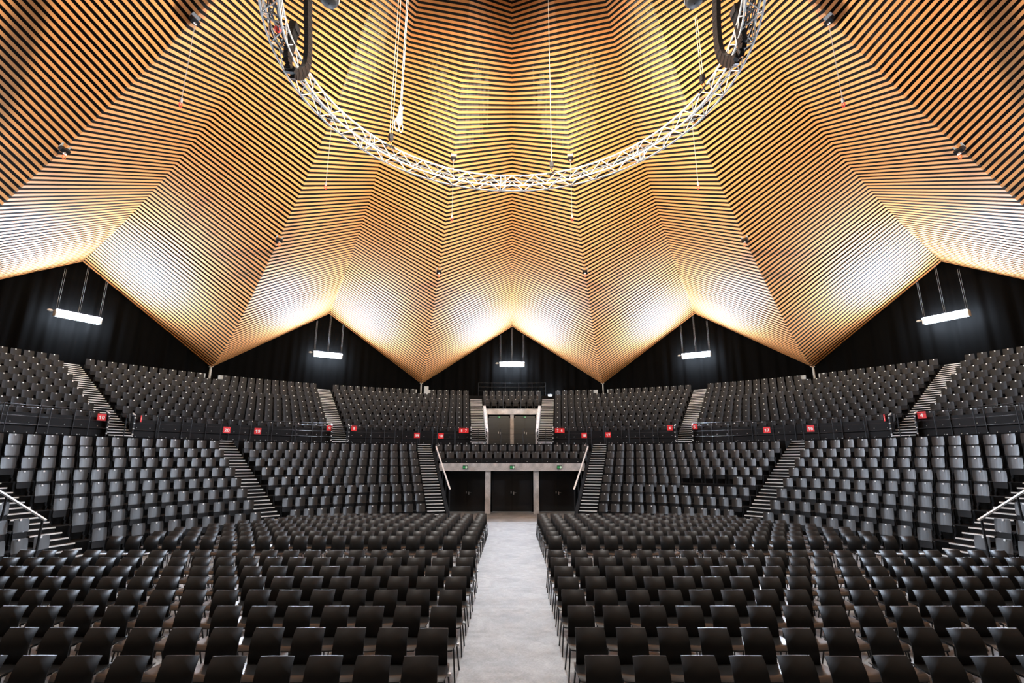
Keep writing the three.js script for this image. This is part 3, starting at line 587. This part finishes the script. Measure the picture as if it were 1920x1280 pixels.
// ------------------------------------------------------------------ flood lamps in the gables
{
  const where = { 0: 'in the gable above the upper portal', '-30': 'in the gable above signs 9 and 8', 30: 'in the gable above signs 6 and 5', '-60': 'in the gable above sign 10', 60: 'in the gable above sign 4' };
  for (let k = 0; k < 12; k++) {
    const th = ((k * 30 + 180) % 360) - 180; if (Math.abs(th) > 91) continue;      // the stage side behind the viewer is dark
    const R = 27.45, y = 10.32, g = thing('flood_lamp', 'long glowing flood lamp on wires ' + (where[th] || 'in a gable beside or behind the viewer'), 'lamp', P(R, th, y), -th * RAD, 'flood lamps in the gables');
    mesh('housing', merge([bx(2.0, 0.06, 0.34, 0, 0.36, -0.02), bx(0.05, 0.34, 0.36, -1.0, 0.19, -0.02), bx(0.05, 0.34, 0.36, 1.0, 0.19, -0.02)]), M.housing, g);
    for (let i = 0; i < 5; i++) mesh('lens', bx(0.37, 0.29, 0.24, -0.78 + i * 0.39, 0.165, 0.02), M.glow, g);
    mesh('connector', new THREE.SphereGeometry(0.09, 12, 8).scale(1.4, 0.8, 1).translate(-1.22, 0.28, 0), M.housing, g);
    for (const x of [-0.95, 0, 0.95]) for (const o of [-0.035, 0.035]) { const lift = 3.3 - Math.abs(x) * 0.62; mesh('wire', rod(V(x + o, 0.38, -0.02), V(x + o, lift, -0.02), 0.0045, 5), M.lampWire, g); }
    // light: one emitter before the glowing row, tilted up into the tent, a weaker one behind it
    const a = new THREE.RectAreaLight(COOL, LIGHT.flood, 1.9, 0.3), b = new THREE.RectAreaLight(COOL, LIGHT.back, 1.9, 0.28);
    a.position.set(0, 0.2, 0.2); b.position.set(0, 0.17, -0.16);
    for (const L of [a, b]) { L.castShadow = true; g.add(L); }
    g.updateMatrixWorld(); a.lookAt(g.localToWorld(V(0, 0.2 + 2.9, 0.2 + 5))); b.lookAt(g.localToWorld(V(0, 0.17 - 0.3, -2)));
  }
}

// ------------------------------------------------------------------ truss ring with its chains
const RT = 6.75, HT = 14.1, SIDE = 0.45;
{
  const t = thing('truss_ring', 'white circular lattice truss hanging under the timber ceiling', 'truss', V(0, HT, 0));
  for (const [r, y] of [[RT, 0], [RT - SIDE, 0], [RT, SIDE], [RT - SIDE, SIDE]]) mesh('chord', new THREE.TorusGeometry(r, 0.027, 8, 160).rotateX(Math.PI / 2).translate(0, y, 0), M.truss, t);
  const bays = 84, rest = [], C = (i, k) => { const a = 360 * i / bays - 180, r = k & 1 ? RT - SIDE : RT; return P(r, a, k & 2 ? SIDE : 0); };
  const put = (i, a, b, rad) => { const g = rod(a, b, rad, 6), th = 360 * i / bays - 180; if (Math.abs(th) < 98) mesh('brace', g, M.truss, t); else rest.push(g); };
  for (let i = 0; i < bays; i++) {
    const o = i & 1;
    put(i, C(i, o ? 0 : 2), C(i + 1, o ? 2 : 0), 0.014); put(i, C(i, o ? 1 : 3), C(i + 1, o ? 3 : 1), 0.014);
    put(i, C(i, o ? 0 : 1), C(i + 1, o ? 1 : 0), 0.014); put(i, C(i, o ? 3 : 2), C(i + 1, o ? 2 : 3), 0.014);
    if (i % 12 === 5) for (const j of [0, 0.4]) for (const [p, q] of [[0, 1], [1, 3], [3, 2], [2, 0]]) put(i + j, C(i + j, p), C(i + j, q), 0.017);
  }
  const s = mesh('brace_lattice', merge(rest), M.truss, t); s.userData.kind = 'stuff';
  // hoist chains
  for (const [th, top, two, where] of [[-47.5, 27, 1, 'beside the hanging white rope'], [15.3, 28, 0, 'nearest the middle of the ring'], [78.5, 17.4, 1, 'under a chain bag']]) {
    const r = RT - SIDE, h = thing('hoist_chain', 'thin steel hoist chain holding the truss ring ' + where, 'chain', P(r, th, HT + SIDE), -th * RAD, 'hoist chains of the truss ring');
    for (const o of two ? [-0.055, 0.055] : [0]) mesh('chain_strand', rod(V(o, 0.42, 0), V(o, top - HT - SIDE, 0), 0.008, 6), M.wire, h);
    mesh('hook_block', merge([bx(0.16, 0.22, 0.12, 0, 0.38, 0), bx(0.08, 0.14, 0.08, 0, 0.22, 0)]), M.blackKit, h);
    mesh('hook', new THREE.TorusGeometry(0.06, 0.02, 6, 14).translate(0, 0.1, 0), M.orange, h);
    mesh('sling', merge([rod(V(0, 0.06, 0), V(-0.12, -0.05, -0.2), 0.02), rod(V(0, 0.06, 0), V(0.12, -0.05, 0.1), 0.02), rod(V(-0.2, -0.02, 0.02), V(0.2, -0.02, 0.02), 0.03)]), M.blackKit, h);
  }
  for (const s2 of [-1, 1]) {
    const q = pix(s2 < 0 ? 618 : 1302, 2, 6.2), g = thing('chain_bag', 'round black chain bag under a hoist on the side of sign ' + (s2 < 0 ? '10' : '4'), 'hoist', P(6.2, q.th, q.h), -q.th * RAD, 'chain bags of the hoists');
    mesh('bag', new THREE.LatheGeometry([[0.02, -0.12], [0.22, -0.1], [0.3, 0], [0.31, 0.3], [0.29, 0.34]].map((v) => new THREE.Vector2(...v)), 20), M.blackKit, g);
    mesh('hoist_body', bx(0.42, 0.5, 0.3, 0, 0.62, 0), M.blackKit, g); mesh('lifting_chain', rod(V(0, 0.85, 0), V(0, 9, 0), 0.015), M.wire, g);
    for (let i = 0; i < 6; i++) { const a = i / 6 * 6.28; mesh('hoop', rod(V(0.3 * Math.cos(a), -0.02, 0.3 * Math.sin(a)), V(0.3 * Math.cos(a), 0.34, 0.3 * Math.sin(a)), 0.012), M.column, g); }
  }
  // white rope with its gathered end
  {
    const q = pix(752, 205, 5.3), g = thing('hanging_rope', 'white rope hanging free with a gathered looped end', 'rope', P(5.3, q.th, q.h), -q.th * RAD);
    for (const o of [-0.03, 0.03]) mesh('rope_strand', rod(V(o, 0, 0), V(o, 11, 0), 0.013), M.rope, g);
    mesh('rope_bundle', new THREE.LatheGeometry([[0.01, 0.14], [0.1, 0.08], [0.07, -0.05], [0.11, -0.35], [0.13, -0.6], [0.05, -0.72]].map((v) => new THREE.Vector2(...v)), 12).rotateZ(-0.08), M.rope, g);
    mesh('rope_loop', merge([new THREE.TorusGeometry(0.16, 0.022, 6, 20).scale(0.75, 1.5, 1).translate(-0.12, -0.72, 0), new THREE.TorusGeometry(0.13, 0.02, 6, 20).scale(0.7, 1.5, 1).translate(0.0, -0.78, 0.05)]), M.rope, g);
  }
}
// energy chains: links strung along a hanging U
for (const s of [-1, 1]) {
  const K = s < 0 ? [[578, -60], [578, 30], [578, 100], [574, 126], [560, 140], [545, 132], [540, 110], [547, 78], [552, 58]] : [[1344, -60], [1344, 20], [1346, 70], [1352, 102], [1368, 116], [1384, 108], [1392, 88], [1388, 52], [1381, 26]];
  const pts = K.map(([x, y], i) => { const q = pix(x, y, 6.05 + 0.05 * Math.min(i, 6)); return P(6.05 + 0.05 * Math.min(i, 6), q.th, q.h); });
  const base = pts[4].clone(), g = thing('cable_chain', 'black articulated cable chain looping down to the truss on the side of sign ' + (s < 0 ? '10' : '4'), 'cable chain', base, 0, 'cable chains on the truss');
  const curve = new THREE.CatmullRomCurve3(pts.map((p) => p.sub(base))), n = Math.round(curve.getLength() / 0.13), wide = V(0, 0, 1);
  for (let i = 0; i < n; i++) {
    const a = curve.getPointAt(i / n), b = curve.getPointAt((i + 1) / n), d = b.clone().sub(a), m = new THREE.Matrix4(), z = wide.clone().addScaledVector(d, -wide.dot(d) / d.lengthSq()).normalize(), x = d.clone().normalize().cross(z);
    m.makeBasis(x, d.clone().normalize(), z).setPosition(a.clone().add(b).multiplyScalar(0.5));
    mesh('link', bx(0.13, d.length() * 0.93, 0.3).applyMatrix4(m), M.chainLink, g);
    if (i % 2 === 0) mesh('link_bar', bx(0.15, 0.02, 0.31).applyMatrix4(m), M.rail, g);
  }
  const e = curve.getPointAt(1); mesh('end_bracket', merge([bx(0.2, 0.25, 0.3, e.x, e.y + 0.08, e.z), bx(0.5, 0.05, 0.08, e.x + s * 0.2, e.y + 0.15, e.z)]), M.blackKit, g);
  const kit = thing('cable_loom', 'tangle of black cables tied along the truss ring on the side of sign ' + (s < 0 ? '10' : '4'), 'cables', P(RT - 0.2, s * 96, HT), 0, 'cable looms on the truss'), o = kit.position;
  for (let c = 0; c < 5; c++) { const L = []; for (let i = 0; i <= 10; i++) L.push(P(RT - 0.15 - 0.1 * (c % 3) + (rnd() - 0.5) * 0.1, s * (90 + i * 3), HT + 0.1 + 0.08 * c + (rnd() - 0.5) * 0.12).sub(o)); mesh('cable', tube(L, 0.02, 30, 5), M.blackKit, kit); }
  if (s < 0) mesh('plug', new THREE.SphereGeometry(0.1, 10, 8).translate(...P(RT - 0.25, -101, HT + 0.2).sub(o).toArray()), M.red, kit).userData.label = 'red connector';
}

// ------------------------------------------------------------------ rope brackets in the valleys
for (const th of [-75, -45, -15, 15, 45, 75]) for (const [r, rope] of [[12.68, 3.65], [18.12, 0]]) {
  const h = valleyH(r), num = { '-75': 'past sign 10', '-45': 'between signs 10 and 9', '-15': 'between signs 8 and 8 7', 15: 'between signs 7 6 and 6', 45: 'between signs 5 and 4', 75: 'past sign 4' }[th];
  const g = thing('rope_bracket', (rope ? 'roof bracket with long cable and red hook' : 'lower roof bracket with orange hook') + ' in the valley ' + num, 'bracket', P(r, th, h), -th * RAD, rope ? 'cable brackets in the roof valleys' : 'hook brackets in the roof valleys');
  mesh('bracket_plate', bx(0.3, 0.26, 0.16).rotateX(-0.7).translate(0, -0.02, 0.03), M.blackKit, g); mesh('bracket_edge', bx(0.32, 0.03, 0.2).rotateX(-0.7).translate(0, 0.12, 0.05), M.greyBox, g);
  mesh('shackle', merge([rod(V(0, -0.05, 0.06), V(0, -0.22, 0.1), 0.03), bx(0.12, 0.05, 0.05, 0, -0.2, 0.1)]), M.chrome, g);
  if (rope) { mesh('cable', rod(V(0, -0.2, 0.1), V(0, -rope, 0.1), 0.011), M.rope, g); mesh('cable_end', bx(0.07, 0.2, 0.07, 0, -rope, 0.1), M.rope, g); }
  mesh('hook', new THREE.TorusGeometry(0.065, 0.018, 6, 14).scale(0.9, 1.3, 1).translate(0, -(rope || 0.18) - 0.17, 0.1), rope ? M.red : M.orange, g);
}

// ------------------------------------------------------------------ added lamps above and behind the frame
{
  // warm wash lamps added on the unseen truss half to brighten the timber
  for (const th of [117, 148, 180, 212, 243]) {
    const g = thing('added_wash_lamp', 'black wash lamp clamped on the truss ring over the viewer', 'lamp', P(RT - 0.2, th, HT + SIDE + 0.03), -th * RAD, 'added wash lamps on the truss over the viewer');
    const aim = P(20, th + 180, 18.6), dir = aim.clone().sub(g.position).normalize(), q = new THREE.Quaternion().setFromUnitVectors(V(0, 0, 1), dir), local = g.quaternion.clone().invert().multiply(q);
    const body = mesh('lamp_can', new THREE.CylinderGeometry(0.2, 0.16, 0.4, 16).rotateX(Math.PI / 2).applyQuaternion(local).translate(0, 0.32, 0), M.blackKit, g);
    mesh('lamp_lens', new THREE.CylinderGeometry(0.17, 0.17, 0.02, 16).rotateX(Math.PI / 2).translate(0, 0, 0.215).applyQuaternion(local).translate(0, 0.32, 0), M.glow, g); mesh('yoke', bx(0.08, 0.3, 0.08, 0, 0.13, 0), M.blackKit, g);
    const L = new THREE.SpotLight(WARM, LIGHT.wash, 0, 31 * RAD, 0.7, 2); L.position.copy(g.position).add(V(0, 0.32, 0)).addScaledVector(dir, 0.3); L.target.position.copy(aim); L.castShadow = true; L.shadow.radius = 8; scene.add(L); scene.add(L.target);
  }
  // unseen lamps added under the apex to light floor and chairs
  for (let k = 0; k < 6; k++) {
    const th = k * 60 + 30, g = thing('added_apex_lamp', 'round house lamp hung under the apex of the tent', 'lamp', P(3.2, th, 27), 0, 'added lamps under the apex');
    mesh('lamp_can', new THREE.CylinderGeometry(0.16, 0.26, 0.4, 18).translate(0, 0.2, 0), M.blackKit, g); mesh('lamp_lens', new THREE.CylinderGeometry(0.23, 0.23, 0.02, 18).translate(0, 0.0, 0), M.glow, g); mesh('stem', rod(V(0, 0.4, 0), V(0, 5, 0), 0.02), M.blackKit, g);
    const L = new THREE.SpotLight(NEUTRAL, LIGHT.house, 0, 44 * RAD, 0.6, 2); L.position.copy(g.position).add(V(0, -0.05, 0)); L.target.position.copy(P(7, th, 0)); L.castShadow = true; L.shadow.radius = 10; scene.add(L); scene.add(L.target);
  }
}

renderer.render(scene, camera);
